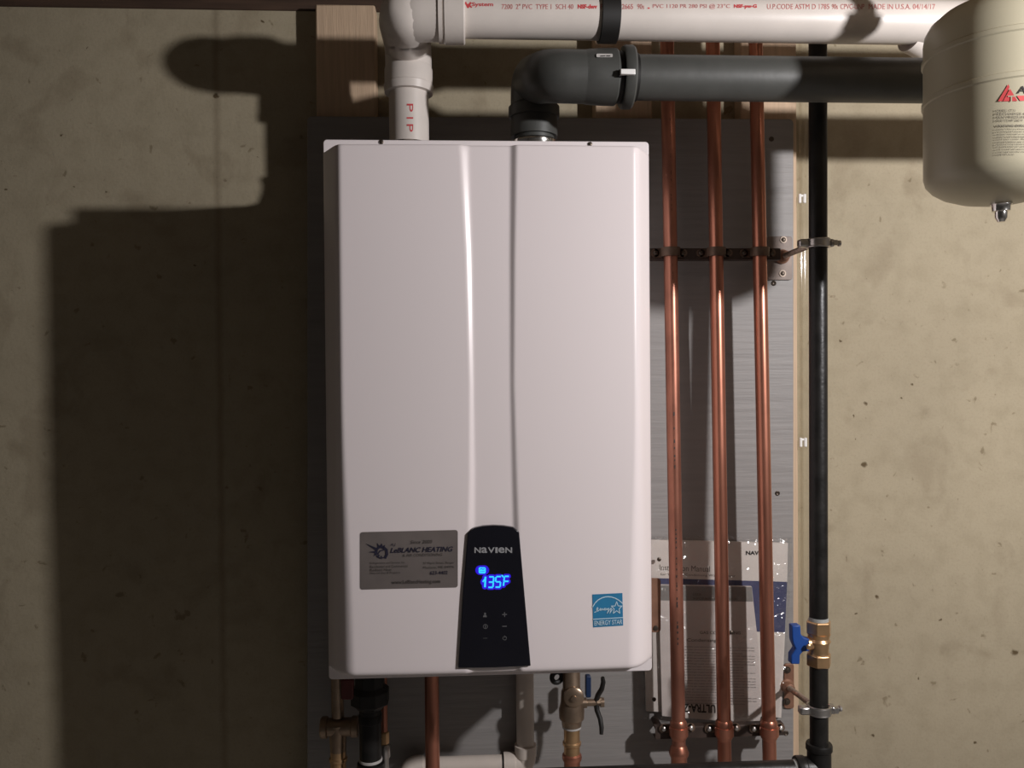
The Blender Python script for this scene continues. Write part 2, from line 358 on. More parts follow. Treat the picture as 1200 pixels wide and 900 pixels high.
def cover_depth(x, z):
    h = PCOV-PF1; wd = KX1-KX0; u = (x-KX0)/wd
    crown = .004*(1-(2*u-1)**2)
    tz = (KZ1-z)/(KZ1-KZ0)
    soft = .010+.018*sst(.45, 1, tz)
    e = min(x-KX0, KX1-x); zb = z-KZ0; zt = KZ1-z
    d = smin(h-.004+crown, .002+e*1.62+.10*math.sqrt(max(e, 0))*.12, soft)
    px, py = pr(Vector((x, -PCOV, z)))
    l = interp(GL, py); lw = interp(GLW, py); r = interp(GR, py); rw = interp(GRW, py)
    g = interp([(165, .0050), (450, .0029), (615, .0037), (800, .0040)], py)
    d -= g*(sst(l, l+lw, px)-sst(r, r+rw, px))
    # rounded top and bottom lips
    for q, R in ((zt, .004), (zb, .008)):
        if q < R: d -= (R-math.sqrt(max(0, R*R-(R-q)**2)))*(1 if d > R else d/R)
    return max(d, .0005)
def cover_surf(eps):
    def f(px, py):
        p = PCOV
        for _ in range(3):
            q = at(px, py, p); p = PF1+cover_depth(q.x, q.z)+eps
        return at(px, py, p)
    return f
mb = MB(); nx, nz = 230, 110
xs = [KX0+(KX1-KX0)*i/nx for i in range(nx+1)]
zs = [KZ0+.0005*k for k in (0, 1, 2, 4, 7, 11, 16)]
zs += [zs[-1]+(KZ1-.004-zs[-1])*k/nz for k in range(1, nz+1)]+[KZ1-.0025, KZ1-.0012, KZ1-.0005, KZ1]
vs = [Vector((x_, -PF1-cover_depth(x_, z_), z_)) for z_ in zs for x_ in xs]; n = nx+1
fs = [(j*n+i, j*n+i+1, (j+1)*n+i+1, (j+1)*n+i) for j in range(len(zs)-1) for i in range(nx)]
k0 = len(vs); rim = [i for i in range(n)]+[j*n+nx for j in range(1, len(zs))]+[(len(zs)-1)*n+i for i in range(nx-1, -1, -1)]+[j*n for j in range(len(zs)-2, 0, -1)]
vs += [Vector((vs[i].x, -PF1, vs[i].z)) for i in rim]
fs += [(rim[a], k0+a, k0+(a+1) % len(rim), rim[(a+1) % len(rim)]) for a in range(len(rim))]+[tuple(k0+a for a in range(len(rim)))]
obj('front_cover', mb.add(vs, fs), 'white', root, smooth=50)
for a, b in ((447, 166.5), (691.5, 169.0)):
    c = at(a, b, PF1); obj('cover_screw', MB().lathe(c, (0,-1,0), [(-.001, .0030), (.0012, .0030), (.002, .0018)], 12), 'screw', root)
# control panel
PP = PCOV+.0035
panel = obj('control_panel', MB().pxprism([(548, 625.5), (550.5, 622.8), (555.5, 618.8), (566, 616.6), (578, 615.8), (590, 616.3), (601, 618), (606, 621.5), (608.4, 624.2), (615, 700), (622, 780.6), (580, 782.5), (537, 783.2), (542, 700)], PP-.012, PP), 'glass_black', root, bevel=.001)
psurf = lambda px, py: at(px, py, PP+.0004)
psurf2 = lambda px, py: at(px, py, PP+.0008)
mb = MB(); xx = 556
for ch, wd in (('N', 7.6), ('a', 7.0), ('V', 8.2), ('I', 3.0), ('e', 7.6), ('N', 8.2)):
    put_text(mb, ch, xx, 641.4, xx+wd-.2, 648.0, psurf, bold=.022); xx += wd+.55
obj('brand_lettering', mb, 'logo', panel, smooth=0)
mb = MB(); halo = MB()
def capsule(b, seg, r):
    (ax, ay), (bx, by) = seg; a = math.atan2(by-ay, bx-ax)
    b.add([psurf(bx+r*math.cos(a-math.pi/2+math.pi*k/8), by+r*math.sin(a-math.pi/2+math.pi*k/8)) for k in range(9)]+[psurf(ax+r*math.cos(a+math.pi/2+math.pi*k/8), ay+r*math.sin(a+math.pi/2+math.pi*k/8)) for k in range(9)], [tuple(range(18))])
def digit(segs, x0, x1, y0, y1):
    xm, ym = (x0+x1)/2, (y0+y1)/2; sl = 1.0
    S = {'a': ((x0+1.6, y0), (x1-.6, y0)), 'g': ((x0+1.2, ym), (x1-1, ym)), 'd': ((x0+.6, y1), (x1-1.6, y1)),
         'f': ((x0+.6, y0+1), (x0+.2, ym-.8)), 'b': ((x1, y0+1), (x1-.4, ym-.8)), 'e': ((x0, ym+.8), (x0-.4, y1-1)), 'c': ((x1-.5, ym+.8), (x1-.9, y1-1))}
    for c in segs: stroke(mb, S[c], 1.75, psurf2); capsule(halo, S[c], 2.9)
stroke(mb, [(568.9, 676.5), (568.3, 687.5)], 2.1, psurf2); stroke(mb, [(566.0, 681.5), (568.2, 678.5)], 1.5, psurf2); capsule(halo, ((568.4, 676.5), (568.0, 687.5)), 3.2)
digit('abgcd', 572.2, 578.6, 676.0, 688.3); digit('afgcd', 580.6, 587.0, 675.7, 688.0); digit('afge', 590.4, 596.4, 675.4, 687.0)
stroke(mb, [(588.2, 674.4), (589.6, 675.8)], 1.7, psurf2)
obj('temperature_digits', mb, 'seg', panel, smooth=0, recalc=False)
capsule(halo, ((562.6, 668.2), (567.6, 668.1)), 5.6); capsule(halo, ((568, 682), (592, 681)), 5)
ic = MB()
for a in (rrect(561, 664.8, 569.2, 672, 1.6),):
    ic.add([psurf2(*q) for q in a], [tuple(range(len(a)))])
obj('painted_glow', halo, 'segglow', panel, smooth=0, recalc=False)  # painted glow: flat blue halo shapes behind digits and icon
icon = obj('status_icon', ic, 'seg', panel, smooth=0, recalc=False)
ic2 = MB(); s3 = lambda px, py: at(px, py, PP+.0011)
stroke(ic2, [(562.6, 667.2), (564.5, 666.2), (565.8, 667.4), (567.6, 666.4)], .8, s3); stroke(ic2, [(562.6, 670), (567.6, 669.6)], .6, s3)
obj('icon_mark', ic2, 'segglow', panel, smooth=0, recalc=False)
def symbol(draw, m='symbol'):
    b = MB(); draw(b); obj('button_symbol', b, m, panel, smooth=0, recalc=False)
def disc(b, cx, cy, rx, ry): b.add([psurf(cx+rx*math.cos(t*math.pi/8), cy+ry*math.sin(t*math.pi/8)) for t in range(16)], [tuple(range(16))])
def circ(b, cx, cy, r, w, a0=0, a1=360): stroke(b, [(cx+r*math.cos(math.radians(a0+(a1-a0)*t/16)), cy+r*math.sin(math.radians(a0+(a1-a0)*t/16))) for t in range(17)], w, psurf)
symbol(lambda b: (disc(b, 568.4, 719.2, 1.2, 1.3), b.add([psurf(*q) for q in ((566, 723.2), (566.6, 721), (568.4, 720.3), (570.1, 721), (570.6, 723.2))], [(0,1,2,3,4)])))
symbol(lambda b: (stroke(b, [(588.8, 720.2), (593.8, 720)], 1, psurf), stroke(b, [(591.2, 717.8), (591.4, 722.6)], 1, psurf)))
symbol(lambda b: (circ(b, 568.8, 734.2, 2.5, .7), stroke(b, [(568.8, 732.8), (568.8, 735.8)], .9, psurf)), 'symbol')
symbol(lambda b: stroke(b, [(588.8, 734), (593.6, 733.9)], 1, psurf))
symbol(lambda b: stroke(b, [(566.2, 748), (571, 747.8)], .9, psurf), 'symdim')
symbol(lambda b: (circ(b, 591.4, 747.8, 2.1, .8, -60, 240), stroke(b, [(591.4, 745), (591.4, 747)], .7, psurf)))
# installer's silver sticker
S1, S2 = cover_surf(.0005), cover_surf(.0010)
st = MB(); out = rrect(422, 623.6, 536.5, 691, 3, dyl=-2.6); 
st.add([S1(*q) for q in out], [tuple(range(len(out)))])
stick = obj('silver_sticker', st, 'sticker', root, smooth=0, recalc=False)
stick['label'] = 'dark silver installer sticker with navy lettering'
def slet(s, x0, y0, x1, y1, m, shear=0, bold=0):
    d = -2.6*(x1-x0)/114; o = -2.6*(x0-422)/114
    obj('sticker_lettering', put_text(MB(), s, x0, y0+o, x1, y1+o, S2, dy=d, shear=shear, bold=bold), m, stick, smooth=0, recalc=False)
slet('LeBLANC HEATING', 457.5, 642.8, 531, 648.8, 'navyprint', .28, .018)
slet('A.J.', 457.5, 637.6, 464, 641.3, 'navyprint', .3)
slet('Since 2000', 481, 634.6, 506.5, 638.6, 'sprint', .2)
slet('& AIR CONDITIONING', 472, 650.4, 518.5, 653.6, 'sprint', .2)
for i, s in enumerate(('Refrigeration and Service, Inc.', 'Residential and Commercial', 'Radiant Heat', 'Natural Gas & Propane')):
    slet(s, 433.5, 659+i*3.9, (475, 478, 459, 469)[i], 662+i*3.9, 'sprint', .1)
slet('57 Maple Street, Bangor', 496, 660.4, 532.5, 663.6, 'sprint'); slet('Madison, ME 04976', 496, 665.4, 532, 668.6, 'sprint')
slet('623-4402', 504, 671.2, 524.5, 675.4, 'navyprint', .1, .01)
slet('www.LeBlancHeating.com', 459, 681, 516, 686.5, 'sprint', 0, .015)
mb = MB()      # spiked crown emblem
cx, cy = 446.5, 646.5
for a, r0, r1, w in ((208, 5, 21, 1.6), (178, 5, 15, 1.5), (246, 5, 11.5, 1.6), (150, 4, 11, 1.3), (275, 5, 10, 2.2), (300, 4, 9.5, 2.4), (120, 4, 9, 1.1), (85, 5, 9.5, .8)):
    t = math.radians(a); c_, s_ = math.cos(t), math.sin(t)
    mb.add([S2(cx+r0*c_-w*s_, cy+r0*s_+w*c_), S2(cx+r1*c_, cy+r1*s_), S2(cx+r0*c_+w*s_, cy+r0*s_-w*c_)], [(0, 1, 2)])
stroke(mb, [(cx-6, cy+3), (cx-5, cy-3), (cx-1, cy-6), (cx+3, cy-5), (cx+6.5, cy-2), (cx+7, cy+3), (cx+5, cy+7)], 3.0, S2)
stroke(mb, [(cx-5, cy+5), (cx-1, cy+7.5), (cx+3, cy+7)], 1.4, S2); stroke(mb, [(cx-3, cy+2), (cx-1, cy-1), (cx+3, cy-2)], 1.3, S2)
obj('sticker_emblem', mb, 'navyprint', stick, smooth=0, recalc=False)
# blue energy label
lb = obj('energy_label', quadgrid(MB(), [(694.2, 696.6), (729.4, 694.9), (730.3, 733.0), (695.3, 735.2)], S1), 'esblue', root, smooth=0, recalc=False); lb['label'] = 'square blue efficiency label with white arc and star'
mb = MB()
stroke(mb, [(694.5, 711.2), (697.2, 706.8), (701, 703), (705.5, 700.6), (709, 699.5), (712.5, 699.2), (716.5, 699.6), (721, 701), (725.5, 703.6), (729.5, 707)], 1.1, S2)
stroke(mb, [(695.2, 725.7), (730.1, 723.7)], 1.0, S2)
star = [(722.6+(6.6 if k % 2 == 0 else 3.0)*math.sin(k*math.pi/5), 712.6-(7.6 if k % 2 == 0 else 3.1)*math.cos(k*math.pi/5)) for k in range(10)]
stroke(mb, star, .9, S2, True)
scr = [(696.6, 717.6), (699, 716.6), (701, 713), (700.2, 711.8), (699, 714), (700.4, 716.4), (702.6, 714.6), (703.6, 712.8), (704, 715.6), (705.6, 713), (706.6, 715.2), (708, 713.2), (709.4, 712.8), (708.4, 715), (710.4, 714.6), (711, 712.8), (711.6, 714.6), (713.4, 712.6), (713, 715.2), (711.4, 719.0), (714, 715), (716.4, 712.4), (715.8, 715.2), (714.6, 718.8), (717.6, 714)]
stroke(mb, scr, .8, S2)
obj('label_emblem', mb, 'eswhite', lb, smooth=0, recalc=False)
obj('label_lettering', put_text(MB(), 'ENERGY STAR', 696.6, 727.6, 729.3, 733.2, S2, dy=-1.9, bold=.01), 'eswhite', lb, smooth=0, recalc=False)
# vent collars on top
ZTOP = CZ1-.006
for px_, pp in ((479.5, .188), (626, .212)):
    c = at(px_, 160, pp); c.z = ZTOP
    obj('vent_collar', MB().lathe(c, (0,0,1), [(0, .046), (.004, .046), (.006, .038), (.025, .0335), (.034, .0335), (.037, .0350), (.042, .0350), (.044, .0335), (.044, .0306), (0, .0306)], 40), 'chrome', root)

# ------------------------------------------------------------------ white PVC intake pipe
PW, RP = .297, .0302
rz = at(479.5, 160, .188); c2 = at(483, 21.5, PW); zc_ = at(760, 21.5, PW).z
vp = thing('white_vent_pipe', (rz.x, rz.y, ZTOP), 'white plastic vent pipe with red print rising from heater and running right', 'pipe')
def zat(px, py, p): return at(px, py, p).z
zso, zsb = zat(479.5, 80, .195), zat(479.5, 108.5, .195)
obj('riser', MB().tube([(rz.x, rz.y, ZTOP+.0005), (rz.x, rz.y, zso+.02)], RP, 40), 'pvc', vp)
e1 = Vector((rz.x, rz.y, zc_)); e2 = Vector((rz.x, -PW, zc_))
e1 = MB().tube(fillet([(rz.x, rz.y, zso-.02), (rz.x, rz.y, zc_), (rz.x, -PW+.03, zc_)], .05, 10), .0352, 36)
obj('elbow', e1, 'pvc', vp)
obj('socket', MB().lathe((rz.x, rz.y, zsb), (0,0,1), [(0, .0306), (.0006, .0366), (.012, .0378), (.0135, .0364), (.036, .0364), (.040, .0352)], 40), 'pvc', vp)
hx0, hx1 = at(519, 21, PW).x, at(545, 21, PW).x
obj('elbow', MB().tube(fillet([(rz.x, -.225, zc_), (rz.x, -PW, zc_), (hx0+.004, -PW, zc_)], .045, 12), .0352, 36)
    .lathe((rz.x+.006, -PW+.012, zc_), (0, 1, 0), [(-.046, .001), (-.045, .013), (-.040, .023), (-.030, .0315), (-.018, .0365), (0, .038), (.012, .037)], 36), 'pvc', vp)
obj('hub', MB().lathe((hx0, -PW, zc_), (1,0,0), [(0, .0362), (.003, .0385), (hx1-hx0-.002, .0385), (hx1-hx0, .037), (hx1-hx0, RP)], 40).lathe((hx0, -PW, zc_), (1,0,0), [(-.006, .030), (-.0055, .0375), (0, .0375)], 40), 'pvc', vp)
xe = 2.9
obj('long_pipe', MB().tube([(hx1-.012, -PW, zc_), (xe, -PW, zc_)], RP, 48), 'pvc', vp)
hs = hcyl(Vector((0, -PW, zc_)), RP)
mb = MB()
put_text(mb, 'System', 553, 2.6, 578, 8.6, hs, bold=.02); obj('print', mb, 'redprint', vp, smooth=0, recalc=False)
mb = MB(); stroke(mb, [(545.5, 3), (548.5, 8.5), (551.5, 3.2)], 2.2, hs); stroke(mb, [(549, 5), (552.5, 8.5)], 1.8, hs); obj('print', mb, 'redprint', vp, smooth=0, recalc=False)
mb = MB()
for s, a, b, c in (('7200  2" PVC  TYPE 1  SCH 40', 588, 672, 0), ('P', 704, 707.5, 0), ('2665', 729, 742, .01), ('90s', 747, 755, 0), ('PVC 1120 PR 280 PSI @ 23\u00b0C', 765, 855.5, 0),
                   ('U.P.CODE ASTM D 1785', 899, 972, 0), ('90s', 975, 982, 0), ('CPVC-UNP', 985, 1013, 0), ('MADE IN U.S.A. 04/14/17', 1018, 1096, 0)):
    obj('print', put_text(MB(), s, a, 4.6, b, 10.6, hs, bold=c), 'redprint2', vp, smooth=0, recalc=False)
obj('print', put_text(MB(), 'NSF-dwv', 677, 5.0, 700, 10.2, hs, bold=.05), 'redprint', vp, smooth=0, recalc=False)
obj('print', put_text(MB(), 'NSF-pw-G', 860, 5, 887, 10.4, hs, bold=.05), 'redprint', vp, smooth=0, recalc=False)
obj('print', stroke(MB(), [(759.5, 9.5), (761, 9.5)], 1.6, hs), 'redprint', vp, smooth=0, recalc=False)
vsf = vcyl(Vector((rz.x, rz.y, 0)), RP); mb = MB()
for ch, y0, y1 in (('P', 121.5, 131), ('I', 137.2, 139.2), ('P', 145.5, 154.5)):
    t2, f2 = text2d(ch); obj('print', MB().add([vsf(476.8+7.4*v, y0+(y1-y0)*u) for u, v in t2], f2), 'redprint', vp, smooth=0, recalc=False)
# elbow end behind the tank
obj('end_fitting', MB().tube([at(1066, 44, PW-.01), at(1096, 62, PW-.03)], [.020, .019], 20), 'pvc', vp)
# black hanger strap
sx0, sx1 = at(706, 30, PW+.03).x, at(728, 30, PW+.03).x; sxm = (sx0+sx1)/2
stp = thing('pipe_strap', (sxm, -PW, zc_+RP), 'wide black plastic strap looped under the white vent pipe', 'strap')
def ringpath(R, n=28): return [(sxm, -PW-R*math.sin(t), zc_+R*math.cos(t)) for t in [math.pi*(.0+2*k/n) for k in range(n)]]
mb = MB(); mb.ring((sxm, -PW, zc_), (1,0,0), RP+.0004, RP+.0042, sx1-sx0, 44); obj('band', mb, 'rubber', stp, bevel=.0008)
obj('tail', MB().box((sx0+.002, -PW-.002, zc_+RP+.003), (sx1-.002, -PW+.002, ZT+.06)), 'rubber', stp)

# ------------------------------------------------------------------ grey exhaust pipe
PG = .322; g0 = at(626, 165, .212); gz = at(745, 91, PG).z; gx = lambda px: at(px, 91, PG).x
gp = thing('grey_vent_pipe', (g0.x, g0.y, ZTOP), 'grey plastic exhaust pipe with long elbow rising from heater below white pipe', 'pipe')
obj('riser', MB().tube([(g0.x, g0.y, ZTOP+.0005), (g0.x, g0.y, ZTOP+.06)], RP, 40), 'cpvc', gp)
C1 = Vector((g0.x, g0.y, gz+.036)); C2 = Vector((g0.x+.012, -PG-.002, gz))
obj('elbow', MB().tube(fillet([(g0.x, g0.y, ZTOP+.05), C1, C2, (gx(688), -PG, gz)], [.034, .045], 12), .0352, 40), 'cpvc', gp)
obj('elbow_rim', MB().lathe((g0.x, g0.y, zat(626, 139, .212)), (0,0,1), [(0, .0306), (0, .0375), (.004, .0385), (.016, .0385), (.019, .035)], 40), 'cpvc', gp)
hl = gx(722)-gx(684)
obj('hub', MB().lathe((gx(684), -PG, gz), (1,0,0), [(-.004, .0345), (.006, .0362), (hl*.5, .0372), (hl-.002, .0376), (hl, .036), (hl, .030)], 44), 'cpvc', gp)
obj('long_pipe', MB().tube([(gx(700), -PG, gz), (2.9, -PG, gz)], RP, 48), 'cpvc', gp)
obj('clamp_ring', MB().lathe((gx(728), -PG, gz), (1,0,0), [(0, .0303), (0, .0402), (.003, .0420), (.013, .0420), (.0155, .0402), (.0155, .0303)], 44), 'cpvc', gp)
obj('gasket', MB().ring((gx(724.5), -PG, gz), (1,0,0), .0303, .0345, .006, 44), 'rubber', gp)
obj('gasket', MB().ring((gx(744), -PG, gz), (1,0,0), .0303, .0318, .004, 44), 'rubber', gp)
hg = hcyl(Vector((0, -PG, gz)), .0378); hg2 = hcyl(Vector((0, -PG, gz)), .0425)
q = rrect(699, 62.9, 718, 67.0, 1.2)
tg = obj('paper_tag', MB().add([hg(*v) for v in q], [tuple(range(len(q)))]), 'tape', gp, smooth=0, recalc=False)
obj('tag_print', stroke(stroke(MB(), [(704, 65.6), (709, 65.4)], 1.1, hcyl(Vector((0, -PG, gz)), .0384)), [(711, 65.4), (715, 65.4)], 1.1, hcyl(Vector((0, -PG, gz)), .0384)), 'blackprint', tg, smooth=0, recalc=False)
a, b = at(727, 81, PG+.044), at(744.5, 87.5, PG+.044)
obj('clip', MB().box((a.x, -PG-.046, b.z), (b.x, -PG-.040, a.z)), 'clip', gp, bevel=.001)
obj('clip_tongue', MB().box((at(719, 84, PG).x, -PG-.041, b.z-.001), (a.x+.002, -PG-.034, a.z+.001)), 'rubber', gp)

# ------------------------------------------------------------------ expansion tank
PT, RT_ = .48, .0845; tc_ = at(1173, 150, PT); zt0 = zat(1173, 205, PT+.05)
tk = thing('expansion_tank', (tc_.x, -PT, zt0-.03), 'cream painted steel expansion tank hanging at upper right corner', 'tank')
zb_ = zat(1173, 206, PT); zs_ = zat(1173, 37, PT); Hc = zs_-zb_
prof = [(-.0335, .008), (-.0325, .025), (-.028, .046), (-.021, .064), (-.013, .0755), (-.005, .0822), (.004, RT_)]
for sy in (97, 44):
    z_ = zat(1173, sy, PT+.05)-zb_; prof += [(z_-.004, RT_), (z_-.0025, RT_+.0018), (z_+.0025, RT_+.0018), (z_+.004, RT_)]
prof += [(Hc-.006, RT_), (Hc+.004, .0830), (Hc+.013, .0780), (Hc+.023, .066), (Hc+.031, .048), (Hc+.036, .027), (Hc+.038, .014)]
obj('body', MB().lathe((tc_.x, -PT, zb_), (0,0,1), prof, 72), 'tank', tk, smooth=40)
obj('neck', MB().lathe((tc_.x, -PT, zb_+Hc+.036), (0,0,1), [(0, .016), (.012, .016), (.012, .019), (.03, .019), (.03, .0115), (.2, .0115)], 24), 'brass_old', tk)
obj('valve', MB().lathe((tc_.x, -PT, zb_-.033), (0,0,-1), [(-.004, .012), (.002, .012), (.004, .0105), (.010, .010), (.011, .007), (.018, .0068), (.021, .005), (.023, .004)], 20), 'chrome', tk)
ts = vcyl(Vector((tc_.x, -PT, 0)), RT_, .0006)
ts2 = vcyl(Vector((tc_.x, -PT, 0)), RT_, .0010)
mb = MB()
mb.add([ts(*q) for q in ((1169.6, 118.6), (1174.5, 118.6), (1183.2, 102), (1181.6, 98.6))], [(0,1,2,3)])
mb.add([ts(*q) for q in ((1175.5, 118.6), (1192.5, 118.4), (1183.8, 104))], [(0,1,2)])
mb.add([ts(*q) for q in ((1191.6, 112.2), (1218, 111.6), (1218, 117.8), (1195.5, 118.2))], [(0,1,2,3)])
obj('tank_emblem', mb, 'redprint', tk, smooth=0, recalc=False)
mb = MB(); stroke(mb, [(1181.5, 112.8), (1188.5, 112.6)], 1.3, ts2); stroke(mb, [(1185.3, 113), (1185.3, 118.5)], 1.5, ts2); obj('emblem_cutout', mb, 'tank', tk, smooth=0, recalc=False)
mb = MB(); put_text(mb, 'A', 1191.5, 100.8, 1203, 109.6, ts, bold=.015, shear=.1); obj('tank_lettering', mb, 'blackprint', tk, smooth=0, recalc=False)
mb = MB()
for i, (s, x1_) in enumerate((('MODEL  ST-5', 1190), ('PRECHARGE 40 PSI', 1212), ('MAX PRESSURE 150', 1212), ('MAX TEMP 200\u00b0F', 1199))):
    put_text(mb, s, 1168, 128+i*3.9, x1_, 130.8+i*3.9, ts)
put_text(mb, 'WARNING: EXPLOSION', 1168.2, 146, 1212, 148.6, ts, bold=.03)
rows = ('hazard. This is a factory set', 'precharged vessel. Do not', 'adjust. Install a relief', 'valve and thermal line', 'sized per code. Read the', 'manual before use. Over', 'pressure may cause harm', 'to persons or property', 'and void all warranty', 'coverage by the maker', 'MADE IN U.S.A.')
for i, s in enumerate(rows): put_text(mb, s, 1167.8, 150.4+i*2.95, 1189 if i == 10 else 1210+3*math.sin(i*2.), 152.3+i*2.95, ts)
obj('tank_small_print', mb, 'greyprint', tk, smooth=0, recalc=False)

# ------------------------------------------------------------------ copper pipes, rails, clamps
PC, RC = .121, .0113
FR = PC-RC-.0003                           # front of the rails, where the clamps sit
lines = [((782.6, 110), (795.2, 860)), ((836.2, 110), (848.6, 860)), ((886.6, 110), (901.2, 860))]
def online(ln, y): (x0, y0), (x1, y1) = ln; return x0+(x1-x0)*(y-y0)/(y1-y0)
lab = ('leftmost of three tall copper pipes, stained dark with printed marks, nearest the heater', 'middle of three tall copper pipes right of the heater', 'rightmost of three tall copper pipes, nearest the black gas pipe')
for i, ln in enumerate(lines):
    A, B = at(online(ln, -12), -12, PC), at(online(ln, 1240), 1240, PC)
    t = thing('copper_pipe', (B.x, B.y, B.z), lab[i], 'pipe', 'copper pipes beside the heater')
    up = (A-B).normalized()
    obj('tube', MB().tube([B, A], RC, 28), 'copper_dark' if i == 0 else 'copper', t)
    zc1 = at(online(ln, 846), 846, PC); zc2 = at(online(ln, 864), 864, PC); L_ = (zc1-zc2).length
    obj('coupling', MB().lathe(zc2, up, [(-.004, RC), (0, .0134), (L_*.4, .0136), (L_*.5, .0142), (L_, .0138), (L_+.004, RC)], 28), 'copper', t)
    if i == 0:
        o_ = at(online(ln, 888), 888, PC)
        obj('press_fitting', MB().lathe(o_, up, [(-.05, .0132), (0, .0132), (.004, .0152), (.009, .0165), (.013, .0150), (.018, .0135), (.022, .0113)], 28), 'copper', t)
        mb = MB(); sf = vcyl(Vector(((A.x+B.x)/2, -PC, 0)), RC)
        for k in range(60):
            y = random.choice((random.uniform(130, 330), random.uniform(480, 560), random.uniform(620, 760))); cxx = online(ln, y); h = random.uniform(.8, 2.6)
            xo = 3.2 if y < 340 else 1.5
            def ss(px, py, cxx=cxx):
                q = at(px, py, PC+RC); dx = (px-cxx)*mpp(PC+RC); return at(px, py, PC+math.sqrt(max(0, RC*RC-dx*dx))+.0005)
            stroke(mb, [(cxx+xo-.5, y), (cxx+xo-.5, y+h)], random.uniform(.7, 1.5), ss)
        obj('stamped_print', mb, 'blackprint', t, smooth=0, recalc=False)['kind'] = 'stuff'
def rail(yc, hpx, x0, x1, label, slope=0):
    a = at(x0, yc, .11); b = at(x1, yc, .11); h = hpx*mpp(.11)/2
    t = thing('mounting_rail', ((a.x+b.x)/2, -.052, b.z), label, 'rail', 'metal rails holding the copper pipes')
    obj('channel', MB().box((a.x, -FR+.0018, b.z+h-.003), (b.x, -FR+.016, b.z+h)).box((a.x, -FR+.0018, b.z-h), (b.x, -FR+.016, b.z-h+.003)), 'rail', t, bevel=.0006)
    for q_ in (a.x+.012, b.x-.012): obj('standoff', MB().tube([(q_, -.0523, b.z), (q_, -FR+.0019, b.z)], .006, 14), 'rail', t)
    obj('front_strip', MB().box((a.x, -FR+.0002, b.z-h+.0005), (b.x, -FR+.0016, b.z+h-.0005)), 'rail', t, bevel=.0005)
rail(297.5, 14, 720, 915, 'upper brown steel rail behind the copper pipes, in shadow')
rail(855.5, 14, 768, 919, 'lower brown steel rail behind the copper pipes, below the manual')
def clamp(ln, yc, label, bright):
    c = at(online(ln, yc), yc, PC); h = 5.2*mpp(PC)
    t = thing('pipe_clamp', (c.x, -FR-.0002, c.z), label, 'clamp', 'two-eared clamps on the copper pipes')
    n = 16; R0, R1 = RC+.0025, RC+.0045; fr = []
    prof = [(-R1, .0)]+[(-R1*math.cos(math.pi*k/n), R1*math.sin(math.pi*k/n)) for k in range(n+1)]+[(R0*math.cos(math.pi*k/n), R0*math.sin(math.pi*k/n)) for k in range(n+1)]
    prof = prof[1:]
    mb = MB(); top = [Vector((c.x+a, -PC-b, c.z+h)) for a, b in prof]; bot = [Vector((v.x, v.y, c.z-h)) for v in top]
    m_ = len(prof); fs = [((i+1) % m_, i, i+m_, (i+1) % m_+m_) for i in range(m_)]
    half = n+1
    for base in (0, m_):
        fs += [(base+i, base+i+1, base+m_-2-i, base+m_-1-i) for i in range(half-1)]
    mb.add(top+bot, fs)
    obj('saddle', mb, 'copper' if bright else 'clamp', t)
    for s in (-1, 1):
        e0 = c.x+s*(R0-.0005); e1 = c.x+s*(R1+.0145)
        ear = obj('ear', MB().box((e0, -FR-.0037, c.z-h*.95), (e1-s*.006, -FR-.0001, c.z+h*.95)).lathe((e1-s*.007, -FR-.0001, c.z), (0,-1,0), [(0, h*.96), (.0036, h*.96)], 20), 'clamp', t)
        obj('screw', MB().lathe((e1-s*.0075, -FR-.0038, c.z), (0,-1,0), [(0, .0044), (.0022, .0040), (.0036, .0022)], 14).box((e1-s*.0075-.003, -FR-.0078, c.z-.0005), (e1-s*.0075+.003, -FR-.0067, c.z+.0005)), 'zinc' if bright else 'screw', ear)
w_ = ('leftmost', 'middle', 'rightmost')
for i, ln in enumerate(lines):
    clamp(ln, 295.5, 'dull metal clamp holding %s copper pipe to the upper rail' % w_[i], False)
for i, ln in enumerate(lines):
    clamp(ln, 856, 'copper clamp with bright screws holding %s copper pipe to the lower rail' % w_[i], True)

# ------------------------------------------------------------------ black gas pipe
PB, RB = .266, .0132; gxc = at(958.3, 450, PB).x; zg = lambda y: zat(958, y, PB)
gas = thing('gas_pipe', (gxc, -PB, zg(905)), 'black steel gas pipe running floor to ceiling at right of copper pipes', 'pipe')
PBT = .243; gtop = at(958.3, -8, PBT)                 # the pipe leans back a little towards the top
def gaxis(z): t = max(0, (z-zg(733))/(gtop.z-zg(733))); return Vector((gxc+(gtop.x-gxc)*t, -PB+(PB-PBT)*t, z))
obj('upper_pipe', MB().tube([gaxis(zg(733)), gtop, gaxis(ZT+.03)], RB, 32), 'blacksteel', gas)
obj('lower_pipe', MB().tube([(gxc, -PB, zg(880)), (gxc, -PB, zg(772))], RB, 32), 'blacksteel', gas)
obj('thread_sealant', MB().lathe((gxc, -PB, zg(728)), (0,0,1), [(0, RB), (0, RB+.0012), (.003, RB+.0008), (.006, RB+.0002)], 32), 'dope', gas)
zt_ = zg(871); zh = zat(927, 901.5, PB)
tee = MB().lathe((gxc, -PB, zt_), (0,0,-1), [(0, RB), (0, .0180), (.002, .0190), (.009, .0190), (.011, .0172), (.05, .0172), (.075, .0172)], 32)
obj('elbow_fitting', tee, 'blacksteel', gas)
obj('elbow_fitting', MB().lathe((gxc-.004, -PB, zh), (-1,0,0), [(0, .0172), (.017, .0172), (.019, .0190), (.029, .0190), (.031, .018), (.031, RB)], 32), 'blacksteel', gas)
obj('thread_sealant', MB().lathe((gxc-.034, -PB, zh), (-1,0,0), [(0, RB+.0014), (.004, RB+.0008), (.005, RB)], 32), 'dope', gas)
obj('cross_pipe', MB().tube([(gxc-.03, -PB, zh), (at(430, 905, PB).x, -PB, zh)], RB, 32), 'blacksteel', gas)
